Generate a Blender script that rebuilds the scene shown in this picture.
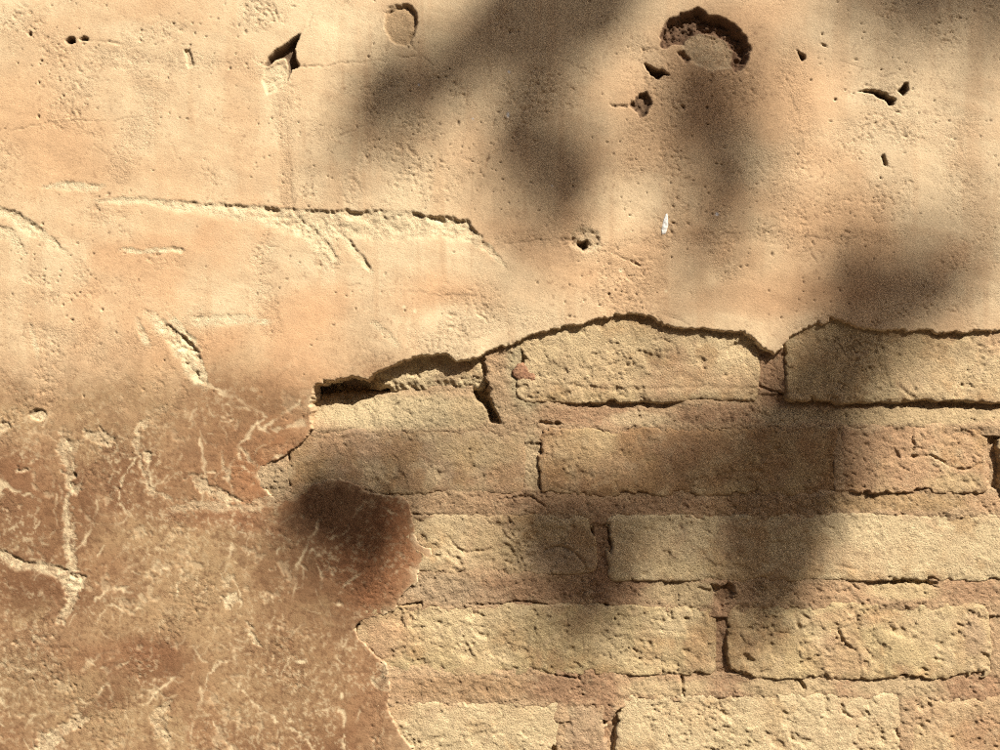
import bpy, math, random
import numpy as np

scene = bpy.context.scene
for o in list(bpy.data.objects):
    bpy.data.objects.remove(o)
R = math.radians
F = np.float32

# ------------------------------------------------------------------ camera, sky, sun, exposure
WALL_MID_Z = 1.40                      # height of the picture's centre above the ground (m)
cam_d = bpy.data.cameras.new("camera")
cam = bpy.data.objects.new("camera", cam_d)
scene.collection.objects.link(cam)
cam_d.sensor_width = 36.0
cam_d.lens = 30.0
cam_d.clip_start = 0.02
cam_d.clip_end = 800.0
cam.location = (0.0, -0.005 - 1.0 * 30.0 / 36.0, WALL_MID_Z)
cam.rotation_euler = (R(90), 0, 0)
scene.camera = cam

SUN = np.array([0.50, -0.47, 0.73]); SUN /= np.linalg.norm(SUN)     # from the wall towards the sun
world = bpy.data.worlds.new("World"); scene.world = world; world.use_nodes = True
wn = world.node_tree.nodes; wl = world.node_tree.links
sky = wn.new("ShaderNodeTexSky"); sky.sky_type = 'NISHITA'; sky.sun_disc = False
sky.sun_elevation = math.asin(SUN[2]); sky.sun_rotation = math.atan2(SUN[0], SUN[1])
sky.dust_density = 5.0; sky.ozone_density = 0.6; sky.air_density = 0.8
wn["Background"].inputs[1].default_value = 0.05
wl.new(sky.outputs[0], wn["Background"].inputs[0])

sun_d = bpy.data.lights.new("sun", 'SUN'); sun_d.energy = 5.0; sun_d.angle = R(0.53)
sun_d.color = (1.0, 0.925, 0.81)
sun = bpy.data.objects.new("sun", sun_d); scene.collection.objects.link(sun)
from mathutils import Vector
sun.rotation_euler = Vector(tuple(SUN)).to_track_quat('Z', 'Y').to_euler()
sun.location = (3, -3, 6)

scene.view_settings.view_transform = 'Standard'
scene.view_settings.look = 'None'
scene.view_settings.gamma = 1.0
scene.view_settings.exposure = 1.0
scene.render.engine = 'CYCLES'
scene.cycles.use_denoising = False
scene.cycles.max_bounces = 5; scene.cycles.diffuse_bounces = 3
scene.cycles.pixel_filter_type = 'BLACKMAN_HARRIS'; scene.cycles.filter_width = 1.1

# ------------------------------------------------------------------ noise tools (u to the right, v down, both in mm on the wall face)
_rng = np.random.RandomState(7)
_T = (_rng.rand(512, 512) * 2 - 1).astype(F)

def vn(u, v, s, seed):
    a = 0.37 + seed * 1.31
    c, d = math.cos(a), math.sin(a)
    x = (u * c + v * d) / s + seed * 17.31
    y = (v * c - u * d) / s + seed * 9.77
    xi = np.floor(x); yi = np.floor(y)
    fx = (x - xi).astype(F); fy = (y - yi).astype(F)
    xi = xi.astype(np.int32) & 511; yi = yi.astype(np.int32) & 511
    x1 = (xi + 1) & 511; y1 = (yi + 1) & 511
    fx = fx * fx * (3 - 2 * fx); fy = fy * fy * (3 - 2 * fy)
    t0 = _T[yi, xi]; t0 = t0 + (_T[yi, x1] - t0) * fx
    t1 = _T[y1, xi]; t1 = t1 + (_T[y1, x1] - t1) * fx
    return t0 + (t1 - t0) * fy

def fbm(u, v, s, seed, n=4, g=0.5):
    r = 0; a = 1.0; t = 0
    for i in range(n):
        r = r + a * vn(u, v, s, seed + i * 3); t += a
        a *= g; s *= 0.5
    return r / t

def ss(a, b, x):
    t = np.clip((x - a) / (b - a), 0, 1)
    return t * t * (3 - 2 * t)

def poly_sdf(u, v, P):
    """signed distance to a closed polygon, positive inside"""
    d2 = np.full(u.shape, 1e12, F); inside = np.zeros(u.shape, bool)
    n = len(P)
    for i in range(n):
        ax, ay = P[i]; bx, by = P[(i + 1) % n]
        ex, ey = bx - ax, by - ay
        L = ex * ex + ey * ey + 1e-9
        wx = u - ax; wy = v - ay
        t = np.clip((wx * ex + wy * ey) / L, 0, 1)
        dx = wx - ex * t; dy = wy - ey * t
        d2 = np.minimum(d2, dx * dx + dy * dy)
        if ay != by:
            c = ((ay > v) != (by > v)) & (u < (bx - ax) * (v - ay) / (by - ay) + ax)
            inside ^= c
    d = np.sqrt(d2)
    return np.where(inside, d, -d).astype(F)

def line_dist(u, v, P):
    """distance to an open polyline, the running position 0..n-1 along it, and the side (+ below the line when it runs to the right)"""
    best = np.full(u.shape, 1e12, F); pos = np.zeros(u.shape, F); side = np.zeros(u.shape, F)
    for i in range(len(P) - 1):
        ax, ay = P[i][:2]; bx, by = P[i + 1][:2]
        ex, ey = bx - ax, by - ay
        L = ex * ex + ey * ey + 1e-9
        wx = u - ax; wy = v - ay
        t = np.clip((wx * ex + wy * ey) / L, 0, 1)
        dx = wx - ex * t; dy = wy - ey * t
        d2 = dx * dx + dy * dy
        m = d2 < best
        best = np.where(m, d2, best); pos = np.where(m, i + t, pos)
        side = np.where(m, np.sign(ex * wy - ey * wx), side)
    return np.sqrt(best), pos, side

def lin(c):
    c = np.array(c, float) / 255.0
    return np.where(c <= 0.04045, c / 12.92, ((c + 0.055) / 1.055) ** 2.4)
KCOL = np.array([0.74, 0.78, 0.88])
def alb(c):
    """colour as seen in full sun -> the surface's own colour"""
    return (lin(c) * KCOL).astype(F)

def lines(lo, hi, flo, fhi, step, grow):
    mid = list(np.arange(flo, fhi + step * 0.5, step))
    out = []; x = mid[-1]; s = step
    while x < hi:
        s *= grow; x += s; out.append(min(x, hi))
    pre = []; x = mid[0]; s = step
    while x > lo:
        s *= grow; x -= s; pre.append(max(x, lo))
    return np.array(pre[::-1] + mid + out, F)

STEP = 1.12
UL = lines(-2600, 3600, -24, 1024, STEP, 1.03)
VL = lines(-1500, 1774, -20, 770, STEP, 1.03)

def world_co(u, v, h):
    return np.stack([(u - 500) / 1000, -h / 1000, WALL_MID_Z + (375 - v) / 1000], -1)

# ------------------------------------------------------------------ materials
def mineral(name, grain, bump, rough, speck=0.12):
    m = bpy.data.materials.new(name); m.use_nodes = True
    n = m.node_tree.nodes; l = m.node_tree.links
    p = n["Principled BSDF"]
    at = n.new("ShaderNodeAttribute"); at.attribute_name = "tint"
    geo = n.new("ShaderNodeNewGeometry")
    n1 = n.new("ShaderNodeTexNoise"); n1.inputs["Scale"].default_value = 420; n1.inputs["Detail"].default_value = 5; n1.inputs["Roughness"].default_value = 0.7
    n2 = n.new("ShaderNodeTexNoise"); n2.inputs["Scale"].default_value = 60; n2.inputs["Detail"].default_value = 6; n2.inputs["Roughness"].default_value = 0.65
    for q in (n1, n2): l.new(geo.outputs["Position"], q.inputs["Vector"])
    r1 = n.new("ShaderNodeMapRange"); r1.inputs[1].default_value = 0.3; r1.inputs[2].default_value = 0.7; r1.inputs[3].default_value = 1 - speck; r1.inputs[4].default_value = 1 + speck
    r2 = n.new("ShaderNodeMapRange"); r2.inputs[1].default_value = 0.3; r2.inputs[2].default_value = 0.7; r2.inputs[3].default_value = 0.90; r2.inputs[4].default_value = 1.08
    l.new(n1.outputs[0], r1.inputs[0]); l.new(n2.outputs[0], r2.inputs[0])
    mu = n.new("ShaderNodeMath"); mu.operation = 'MULTIPLY'; l.new(r1.outputs[0], mu.inputs[0]); l.new(r2.outputs[0], mu.inputs[1])
    vm = n.new("ShaderNodeVectorMath"); vm.operation = 'SCALE'
    l.new(at.outputs["Color"], vm.inputs[0]); l.new(mu.outputs[0], vm.inputs["Scale"])
    l.new(vm.outputs[0], p.inputs["Base Color"])
    n3 = n.new("ShaderNodeTexNoise"); n3.inputs["Scale"].default_value = grain; n3.inputs["Detail"].default_value = 4; n3.inputs["Roughness"].default_value = 0.65
    l.new(geo.outputs["Position"], n3.inputs["Vector"])
    n3.inputs["Roughness"].default_value = 0.85; n3.inputs["Detail"].default_value = 6
    n4 = n.new("ShaderNodeTexVoronoi"); n4.inputs["Scale"].default_value = grain * 0.9; l.new(geo.outputs["Position"], n4.inputs["Vector"])
    mr = n.new("ShaderNodeMapRange"); mr.inputs[1].default_value = 0.0; mr.inputs[2].default_value = 0.45; mr.inputs[3].default_value = -0.30; mr.inputs[4].default_value = 0.0
    l.new(n4.outputs["Distance"], mr.inputs[0])
    ad = n.new("ShaderNodeMath"); ad.operation = 'ADD'; l.new(n3.outputs[0], ad.inputs[0]); l.new(mr.outputs[0], ad.inputs[1])
    b = n.new("ShaderNodeBump"); b.inputs["Strength"].default_value = 1.0; b.inputs["Distance"].default_value = bump
    l.new(at.outputs["Alpha"], b.inputs["Strength"])
    l.new(ad.outputs[0], b.inputs["Height"]); l.new(b.outputs[0], p.inputs["Normal"])
    p.inputs["Roughness"].default_value = rough
    p.inputs["Specular IOR Level"].default_value = 0.25
    return m

MAT_PLASTER = mineral("plaster", 600, 0.0012, 0.75, 0.06)
MAT_BRICK = mineral("sun_dried_brick", 520, 0.0026, 0.92, 0.16)
MAT_MORTAR = mineral("lime_mortar", 460, 0.0034, 0.95, 0.16)

def flat_mat(name, c, rough=0.9, c2=None, scale=20, bump=0.0):
    m = bpy.data.materials.new(name); m.use_nodes = True
    n = m.node_tree.nodes; l = m.node_tree.links; p = n["Principled BSDF"]
    geo = n.new("ShaderNodeNewGeometry")
    t = n.new("ShaderNodeTexNoise"); t.inputs["Scale"].default_value = scale; t.inputs["Detail"].default_value = 8
    l.new(geo.outputs["Position"], t.inputs["Vector"])
    r = n.new("ShaderNodeValToRGB"); r.color_ramp.elements[0].position = 0.35; r.color_ramp.elements[1].position = 0.65
    r.color_ramp.elements[0].color = (*c, 1); r.color_ramp.elements[1].color = (*(c2 or [x * 1.3 for x in c]), 1)
    l.new(t.outputs[0], r.inputs[0]); l.new(r.outputs[0], p.inputs["Base Color"])
    p.inputs["Roughness"].default_value = rough
    if bump:
        b = n.new("ShaderNodeBump"); b.inputs["Distance"].default_value = bump
        l.new(t.outputs[0], b.inputs["Height"]); l.new(b.outputs[0], p.inputs["Normal"])
    return m

# ------------------------------------------------------------------ object tools
def link(o, parent=None):
    scene.collection.objects.link(o)
    if parent is not None:
        o.parent = parent
    return o

wall = link(bpy.data.objects.new("brick_wall", None))
wall.location = (0, 0, 0)
wall["label"] = "old brick wall half covered by cracked sand coloured plaster"
wall["category"] = "wall"

def mesh_grid(name, iu, iv, H, COL, keep, mat, parent, origin, CO=None):
    """one mesh object from a piece of the height field: vertices iu x iv, cells where keep is true"""
    u = UL[iu[0]:iu[1]]; v = VL[iv[0]:iv[1]]
    U, V = np.meshgrid(u, v)
    co = world_co(U, V, H).reshape(-1, 3).astype(F)
    nu, nv = len(u), len(v)
    idx = np.arange(nu * nv).reshape(nv, nu)
    kc = keep[:-1, :-1] | keep[1:, :-1] | keep[:-1, 1:] | keep[1:, 1:]
    q = np.stack([idx[:-1, :-1], idx[1:, :-1], idx[1:, 1:], idx[:-1, 1:]], -1)[kc]
    used = np.zeros(nu * nv, bool); used[q.ravel()] = True
    remap = np.cumsum(used) - 1
    q = remap[q]
    co = co[used] - np.array(origin, F)
    col = COL.reshape(-1, 3)[used]
    me = bpy.data.meshes.new(name)
    me.vertices.add(len(co)); me.vertices.foreach_set("co", co.ravel())
    me.loops.add(q.size); me.loops.foreach_set("vertex_index", q.ravel().astype(np.int32))
    me.polygons.add(len(q))
    me.polygons.foreach_set("loop_start", (np.arange(len(q)) * 4).astype(np.int32))
    me.polygons.foreach_set("loop_total", np.full(len(q), 4, np.int32))
    me.update(calc_edges=True)
    me.polygons.foreach_set("use_smooth", np.ones(len(q), bool))
    a = me.color_attributes.new("tint", 'FLOAT_COLOR', 'POINT')
    rgba = np.ones((len(co), 4), F); rgba[:, :3] = np.clip(col, 0.01, 0.9)
    if CO is not None: rgba[:, 3] = np.clip(CO.reshape(-1)[used], 0, 1)
    a.data.foreach_set("color", rgba.ravel())
    me.materials.append(mat)
    o = bpy.data.objects.new(name, me)
    o.location = origin
    return link(o, parent)

def rng_idx(L, a, b):
    i = max(0, int(np.searchsorted(L, a)) - 1); j = min(len(L), int(np.searchsorted(L, b)) + 1)
    return i, j

# ------------------------------------------------------------------ where the plaster has fallen off
LOSS = [(311,403),(313,386),(330,380),(352,376),(368,380),(385,368),(400,362),(420,354),(440,353),(455,360),(470,361),(485,354),
        (500,346),(515,343),(530,335),(555,328),(580,324),(600,318),(618,314),(640,314),(655,317),(665,326),(690,328),(715,330),
        (745,331),(760,345),(775,353),(785,350),(788,338),(812,327),(818,321),(824,325),(830,319),(840,320),(860,328),(900,331),(960,332),(1000,330),
        (1060,326),(1150,335),(1260,330),(1330,350),(1380,400),(1400,480),(1370,600),(1420,720),(1380,850),(1250,930),(1100,960),
        (950,940),(800,980),(650,930),(520,900),(450,850),(430,800),
        (413,752),(404,741),(393,723),(388,706),(390,690),(386,667),(377,660),(367,650),(358,640),(354,630),(357,624),(368,621),
        (385,617),(394,611),(399,600),(404,594),(416,585),(417,574),(425,563),(433,556),(430,549),(419,544),(413,536),(415,529),
        (411,515),(408,501),(392,498),(370,494),(349,483),(338,479),(325,480),(300,489),(290,497),(276,500),(262,488),(257,474),(262,466),
        (272,464),(280,460),(290,452),(303,442),(311,430)]

U, V = np.meshgrid(UL, VL)
U = U.astype(F); V = V.astype(F)
jag = 5.2 * fbm(U, V, 13, 3, 5, 0.8); jag2 = 5.2 * fbm(U, V, 13, 41, 5, 0.8)
calm = 1 - 0.15 * ss(430, 480, V)                      # the lower left edge is cleaner
SD = -poly_sdf(U + jag * calm, V + jag2 * calm, LOSS)          # positive on plaster

# ------------------------------------------------------------------ plaster height
ctl = [(320,390,8,50),(400,358,8,30),(430,350,7.5,30),(465,356,6.5,30),(500,346,4,30),(600,315,4.6,80),(640,310,5.2,60),(740,330,4.4,60),(800,325,4.2,50),(900,328,4.6,80),(1000,328,4.8,100),
       (290,450,3.0,25),(305,430,4,30),(262,480,.5,30),(276,500,.3,30),(300,488,.8,25),(330,485,2.0,50),(400,510,1.3,50),(425,555,1.2,50),(370,630,1.2,50),(385,700,1.6,60),(410,760,1.8,80),
       (0,0,6,200),(500,0,6,200),(1000,0,6,200),(0,400,4,200),(0,740,3.5,200),(200,700,3,150),(150,300,5,150),(500,150,6,150),(850,150,5,150)]
num = np.zeros_like(U); den = np.zeros_like(U)
for cu, cv, t, s in ctl:
    w = 1.0 / (((U - cu) ** 2 + (V - cv) ** 2) / (s * s) + 0.08) ** 2
    num += w * t; den += w
TH = num / den
print("fields 1")

low = ss(295, 470, V + 45 * fbm(U, V, 80, 5, 4, .6))          # the rubbed brown lower zone
brn = low * ss(470, 380, U)
H = TH + 1.6 * fbm(U, V, 260, 11, 3) + 0.45 * fbm(U, V, 60, 12, 3)
rough = 0.5 + 0.5 * vn(U, V, 70, 21)
rough2 = ss(0.1, 0.65, fbm(U, V, 50, 23, 4, .6) * 1.3 + 0.05)   # patches where the skin is worn to a grainy core
COARSE = 0.15 + 0.55 * rough2
pit_a = ss(.22, .55, fbm(U, V, 3.0, 31, 2, 0.8)); pit_b = ss(.26, .55, fbm(U * .8 + V * .5, V - U * .6, 6.5, 35, 3, 0.75))
PITS = pit_a * (.12 + .75 * rough2) + pit_b * (.05 + 1.0 * rough2 ** 2)
H += (0.05 + 0.16 * rough2) * fbm(U, V, 6.0, 37, 2, 0.8) - 0.75 * PITS
H += 0.10 * fbm(U, V, 16, 33, 2)

GU = U + 6 * vn(U, V, 60, 71); GV = V + 6 * vn(U, V, 60, 72)

# own colour of the plaster
SAND = alb((240,209,161)); SAND2 = alb((230,186,136)); PALE = alb((246,218,168)); BROWN = alb((157,117,79)); OCHRE = alb((184,150,106))
RUST = alb((156,109,73)); UMBER = alb((134,94,62)); HOLE_BROWN = alb((84,58,38)); PEACH = alb((224,174,124))  # a deep brown is mixed into holes and pin holes
COL = np.zeros(U.shape + (3,), F) + SAND
def mixc(c, m, sl=None):
    if sl is None:
        COL[:] = COL + (c - COL) * m[..., None]
    else:
        COL[sl] = COL[sl] + (c - COL[sl]) * m[..., None]

n1 = fbm(U, V, 180, 51, 4, 0.55)
mixc(SAND2 * .72, (.38 * np.clip(PITS, 0, 1)).astype(F))
mixc(SAND2, ss(-0.1, 0.5, n1))
n2 = fbm(U, V, 90, 57, 4, 0.6)
mixc(PEACH, 0.55 * ss(0.1, 0.55, n2) * ss(60, 260, V))
mixc(PALE, 0.45 * ss(0.1, 0.5, fbm(U, V, 130, 63, 4, 0.6)))
streak = fbm(U * 3.2, V * 0.35, 60, 67, 3, 0.6)
mixc(SAND2 * 0.88, 0.35 * ss(0.1, 0.5, streak) * (1 - brn))

blobs = [ # u, v, ru, rv, colour, strength
 (215,240,26,30,PEACH,.35),(230,230,20,50,PEACH,.3),(200,350,60,30,PEACH,.6),(455,300,80,22,SAND2*0.82,.55),(440,285,60,30,PEACH,.6),
 (330,300,50,24,PEACH,.6),(300,330,40,40,PEACH,.5),(20,110,60,40,SAND2,.5),(120,10,60,12,SAND2*.9,.4),(60,30,40,30,SAND2*.9,.35),
 (540,230,60,30,PEACH*.85,.5),(480,180,60,60,SAND2*.95,.4),(760,300,120,20,PEACH*.85,.55),(620,270,60,30,SAND2,.5),
 (850,290,70,24,PEACH*.85,.4),(150,215,70,14,PALE,.3)]
wn1 = 26 * fbm(U, V, 60, 81, 3); wn2 = 26 * fbm(U, V, 60, 82, 3)
for bu, bv, ru, rv, c, s in blobs:
    d = np.sqrt(((U + wn1 - bu) / ru) ** 2 + ((V + wn2 - bv) / rv) ** 2)
    mixc(c, (s * ss(1.25, 0.3, d)).astype(F))

mot = fbm(U, V, 85, 91, 5, 0.62)
fine = fbm(U, V, 9, 93, 4, 0.7)
mixc(BROWN, brn * (0.9 - 0.0 * mot))
mixc(OCHRE, brn * ss(0.0, 0.28, mot + 0.25 * fine))
mixc(RUST, brn * 0.35 * ss(0.12, 0.4, fbm(U, V, 100, 97, 4, 0.55) + 0.1 * fine))
mixc(UMBER, brn * 0.75 * ss(0.0, 0.32, fbm(U, V, 70, 101, 5, 0.65) + 0.2 * fine))
lowblobs = [(230,610,60,70,OCHRE,.6),(120,620,50,30,OCHRE*1.05,.5),(255,690,60,26,OCHRE*1.05,.55),(150,650,40,22,RUST*.85,.7),(60,600,40,20,UMBER,.6),(20,430,30,30,OCHRE,.5),(180,430,70,20,BROWN,.6),(160,545,90,22,OCHRE,.5),(330,720,40,40,BROWN*.9,.5),(90,480,30,40,UMBER,.35),(270,560,30,40,BROWN*.85,.6),(260,400,90,40,BROWN,.9),(270,465,70,40,alb((172,116,74)),.6),(110,420,80,50,OCHRE*.95,.5),(30,470,40,50,RUST,.35),(370,560,60,55,alb((168,112,72)),.8),
 (330,520,60,40,UMBER,.6),(400,535,26,44,alb((168,112,72)),.7),(190,600,70,50,OCHRE,.8),(170,540,70,18,OCHRE,.6),(100,660,60,22,RUST,.5),(125,690,40,24,UMBER,.4),(30,600,50,26,UMBER,.8),
 (30,690,50,40,OCHRE*.8,.6),(100,735,40,20,OCHRE,.7),(290,690,70,60,OCHRE*.9,.45),(370,700,40,50,RUST*1.1,.35),(230,520,60,18,RUST,.6),(300,640,60,70,BROWN*.9,.6),
 (375,680,9,16,alb((150,128,96)),.8),(180,480,60,20,BROWN,.5),(60,520,30,40,BROWN,.4),(330,440,40,30,PEACH*.85,.7),(300,370,50,30,PEACH*.95,.6)]
for bu, bv, ru, rv, c, s in lowblobs:
    d = np.sqrt(((U + wn1 * .8 - bu) / ru) ** 2 + ((V + wn2 * .8 - bv) / rv) ** 2)
    mixc(c, (s * ss(1.3, 0.35, d + 0.25 * fine)).astype(F))
# speckle of the rubbed zone: crumbs of the lighter core shining through, darker grime between
sp = fbm(U, V, 4.0, 103, 3, 0.8)
mixc(PALE * 0.85, brn * 0.48 * ss(0.14, 0.46, sp) * ss(-0.3, 0.3, fbm(U, V, 40, 104, 3)))
mixc(UMBER * 0.8, brn * 0.6 * ss(0.1, 0.45, -sp))
mixc(SAND2 * 0.70, (1 - brn) * 0.30 * ss(0.2, 0.5, -sp) * ss(-.3, .3, fbm(U, V, 45, 109, 3)))
H += brn * 0.22 * sp
# thin pale veins where the skin has cracked and worn
mixc(PALE * 0.9, brn * 0.30 * ss(0.30, 0.50, fbm(U, V, 13, 107, 4, .7) + .35 * fbm(U, V, 70, 108, 3)))
H -= brn * 0.5 * ss(0.30, 0.50, fbm(U, V, 13, 107, 4, .7) + .35 * fbm(U, V, 70, 108, 3))
jx = 5 * fbm(U, V, 11, 111, 4, .75); jy = 5 * fbm(U, V, 11, 112, 4, .75)
for q_, (sc_, wv_, st_) in enumerate(((62, .018, .75), (36, .022, .35), (95, .014, .8))):
    vw = np.abs(vn(U + jx, V * .8 + jy, sc_, 113 + q_) + .35 * vn(U + jx, V + jy, sc_ * .45, 123 + q_))
    bm = ss(-.12, .28, fbm(U, V, 55, 127 + q_, 3, .6)) * ss(-.25, .25, fbm(U, V, 6, 133 + q_, 2, .7))
    vv_ = brn * bm * ss(wv_ * 2.2, wv_ * .5, vw)
    mixc(PALE * 0.92, (st_ * vv_).astype(F)); H -= .25 * vv_
tro = fbm((U + .35 * V) * .35, (V - .3 * U) * 1.6, 46, 191, 4, .6)
mixc(SAND2 * .86, ((1 - brn) * .3 * ss(.05, .5, tro)).astype(F)); H += .35 * (1 - brn) * tro
dust = fbm(U, V, 120, 193, 5, .65)
mixc(SAND2 * .80, ((1 - brn) * .28 * ss(.12, .5, dust)).astype(F))
gr_ = fbm(U, V, 2.6, 195, 2, .8)
mixc(UMBER, (.45 * ss(.36, .62, gr_) * ss(-.3, .4, fbm(U, V, 50, 197, 3))).astype(F))
run = fbm(U * 2.6, V * .22, 22, 199, 4, .7)
mixc(SAND2 * .78, ((1 - brn) * .35 * ss(.12, .5, run) * ss(-.1, .4, fbm(U, V, 150, 198, 3))).astype(F))
H += brn * 0.30 * fbm(U, V, 24, 121, 4, 0.6)
print("fields 2")

FINE2 = fbm(U, V, 5.0, 135, 3, 0.8)
grainbig = fbm(U, V, 5.5, 131, 4, 0.8)         # crumbly texture for broken places
crack_d = np.zeros_like(H)

def win(P, pad):
    us = [p[0] for p in P]; vs = [p[1] for p in P]
    i = rng_idx(UL, min(us) - pad, max(us) + pad); j = rng_idx(VL, min(vs) - pad, max(vs) + pad)
    return (slice(*j), slice(*i))

def scarp(P, cpale=PALE, sp=1.0, rg=1.0):
    """a scrape: sharp upper edge, floor rising gently below. P = (u, v, width, depth)"""
    W = max(p[2] for p in P) + 14
    P = [(a, b, c, d if max(q[3] for q in P) > 3 else d * .62) for a, b, c, d in P]
    s = win(P, W)
    u = U[s] + 2.5 * fbm(U[s], V[s], 7, 141, 3, .8); v = V[s] + 2.8 * fbm(U[s], V[s], 7, 143, 3, .8)
    d, pos, side = line_dist(u, v, P)
    w = np.interp(pos, range(len(P)), [p[2] for p in P]).astype(F); D = .85 * np.interp(pos, range(len(P)), [p[3] for p in P]).astype(F)
    sd = d * side
    w = w * (1 + 0.35 * vn(U[s], V[s], 18, 145))
    ends = ss(0, 0.35, np.minimum(pos, len(P) - 1 - pos) + 0.12)
    D = D * np.clip(.62 + 1.0 * fbm(U[s], V[s], 16, 147, 3, .7), .12, 1.2)
    soft_ = 1.6 + 2.2 * ss(-.2, .6, fbm(U[s], V[s], 14, 155, 2))
    f = (.5 * np.clip(1 - sd / w, 0, 1) + .6 * np.clip(1 - sd / w, 0, 1) ** 2.2) * ss(-1, 0, sd / soft_) * (sd < w)
    m = ss(0, 0.35, f)
    H[s] -= (D * f * ends + rg * 1.25 * m * (0.30 + grainbig[s]) * np.minimum(1, D)).astype(F)
    COARSE[s] = np.maximum(COARSE[s], m)
    mixc(cpale, (m * (0.8 + 0.9 * np.clip(FINE2[s], -.5, .5)) * sp * ends).astype(F), s)

def hole(P, depth, slope=2.0, rg=1.0, col=None, cs=0.9, jg=1.6, soft=False, lift=0.0):
    s = win(P, 14)
    if col is not None and depth < 1.1: jg = 7.0
    u = U[s] + jg * fbm(U[s], V[s], 7, 151, 3, .7); v = V[s] + jg * fbm(U[s], V[s], 7, 153, 3, .7)
    d = poly_sdf(u, v, P)
    f = np.clip(d * slope, 0, depth)
    if soft: f = depth * ss(0, 1, f / depth)
    m = ss(-0.3, 1.0, d)
    H[s] -= (f + m * rg * grainbig[s] * np.clip(d / 3, 0, 1)).astype(F)
    COARSE[s] = np.maximum(COARSE[s], m * .9)
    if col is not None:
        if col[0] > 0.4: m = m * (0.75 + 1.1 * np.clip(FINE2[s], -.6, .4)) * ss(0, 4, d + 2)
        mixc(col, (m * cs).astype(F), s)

def crack(P, w=1.0, depth=1.5, col=None, cs=0.6, jg=2.0, arr=None, Us=None, Vs=None):
    s = win(P, 6 + w * 2)
    u = U[s] + jg * fbm(U[s], V[s], 10, 161, 3, .7); v = V[s] + jg * fbm(U[s], V[s], 10, 163, 3, .7)
    d, pos, side = line_dist(u, v, P)
    br = 0.55 + 0.75 * vn(U[s], V[s], 14, 165)
    f = ss(w * 1.1, 0.0, d) * np.clip(br, 0.1, 1)
    H[s] -= (depth * .6 * f).astype(F)
    if col is not None: mixc(col, (f * cs).astype(F), s)

def ell(u, v, a, b, n=14, rot=0):
    return [(u + a * math.cos(t) * math.cos(rot) - b * math.sin(t) * math.sin(rot), v + a * math.cos(t) * math.sin(rot) + b * math.sin(t) * math.cos(rot))
            for t in [2 * math.pi * i / n for i in range(n)]]

# long scrapes in the upper plaster
scarp([(96,200,4,.5),(140,199,7,.9),(170,201,10,1.3),(200,204,13,1.7),(250,208,20,2.0),(290,210,30,2.3),(330,212,38,2.6),(380,213,36,3.0),
       (420,216,32,3.4),(445,219,28,3.6),(465,223,20,3.6),(476,234,16,2.8),(488,246,12,2.2),(500,258,8,1.5),(505,265,4,.6)])
scarp([(300,219,14,1.2),(316,232,14,1.4),(330,246,12,1.2),(340,262,7,.8)])
scarp([(334,226,8,1.4),(348,240,10,2.2),(360,254,9,2.2),(370,268,4,1.4),(373,273,3,.5)])
scarp([(300,228,10,.7),(318,246,10,.9),(330,262,6,.8)])
scarp([(45,186,4,.6),(58,184,9,1.3),(80,184,9,1.5),(104,186,4,.8)])
scarp([(-30,204,10,2),(0,209,9,2.0),(20,216,11,2.2),(40,230,11,2.2),(56,243,10,1.8),(66,254,5,.7)])
scarp([(-30,222,12,1.5),(2,228,14,1.6),(14,233,13,1.9),(22,246,9,1.5),(25,254,4,.6)])
scarp([(120,250,3,.8),(140,251,4,1.3),(160,249,4,1.1),(182,251,3,1.2)])
scarp([(138,320,6,.6),(145,333,9,1.4),(150,345,5,.6)], rg=1.3)
scarp([(150,312,10,1.0),(166,325,18,2.0),(182,337,26,2.8),(196,352,28,3.0),(204,368,22,2.6),(207,385,10,1.2)], rg=2.0)
scarp([(172,316,8,.8),(186,332,10,1.3),(198,345,10,1.0)], rg=1.8)
scarp([(186,360,8,.9),(196,374,9,1.2),(204,384,6,.8)], rg=1.8)
scarp([(30,325,3,.7),(36,345,5,1.1),(38,358,4,.7)])
scarp([(190,318,10,.7),(215,317,14,.9),(245,316,10,.8),(270,320,6,.4)], rg=1.4)
scarp([(372,320,5,.6),(390,335,7,.8),(400,348,5,.6)], sp=.6)
scarp([(-25,548,10,1.8),(4,553,12,2.6),(20,561,12,2.2),(46,566,12,1.0),(70,572,12,1.0)], rg=1.3, sp=.7)
scarp([(66,572,16,.8),(76,577,16,1.1),(86,582,8,.5)], rg=1.3, sp=.7)
hole([(60,430),(70,440),(76,470),(72,500),(74,540),(78,572),(68,574),(64,540),(62,505),(66,480),(58,450)], .5, .6, 1.0, PALE*.95, .6)
hole([(66,576),(84,574),(86,584),(78,598),(72,612),(64,626),(56,622),(62,604),(66,590)], 0.8, 1, 1.3, PALE, .85)
hole(ell(229,601,10,9), 0.6, 0.8, 1.2, PALE*1.05, .9)
hole([(224,572),(231,575),(230,590),(222,588)], 0.4, 0.5, .8, PALE, .5)
hole([(246,620),(256,630),(262,650),(256,648),(250,634)], 0.8, 1, 1.0, PALE, .7)
hole([(38,738),(62,722),(84,714),(88,722),(70,736),(50,750),(30,760)], 0.8, .8, 1.4, PALE, .7)
hole([(148,716),(160,706),(174,700),(166,716),(168,740),(156,742)], 0.7, .8, 1.4, PALE, .5)
hole([(62,430),(74,436),(84,444),(76,452),(66,446)], 0.6, .8, 1.0, PALE, .35)
hole([(80,430),(100,428),(112,436),(116,444),(104,446),(88,440)], 0.7, .8, 1.2, PALE, .6)
hole([(56,468),(66,474),(80,488),(76,496),(64,486)], 0.8, .9, 1.2, PALE, .6)
hole([(150,496),(140,480),(134,440),(140,425),(146,416),(149,421),(142,434),(140,456),(148,478),(158,492),(176,498),(172,503)], 0.5, .8, .9, PALE, .6)
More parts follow.
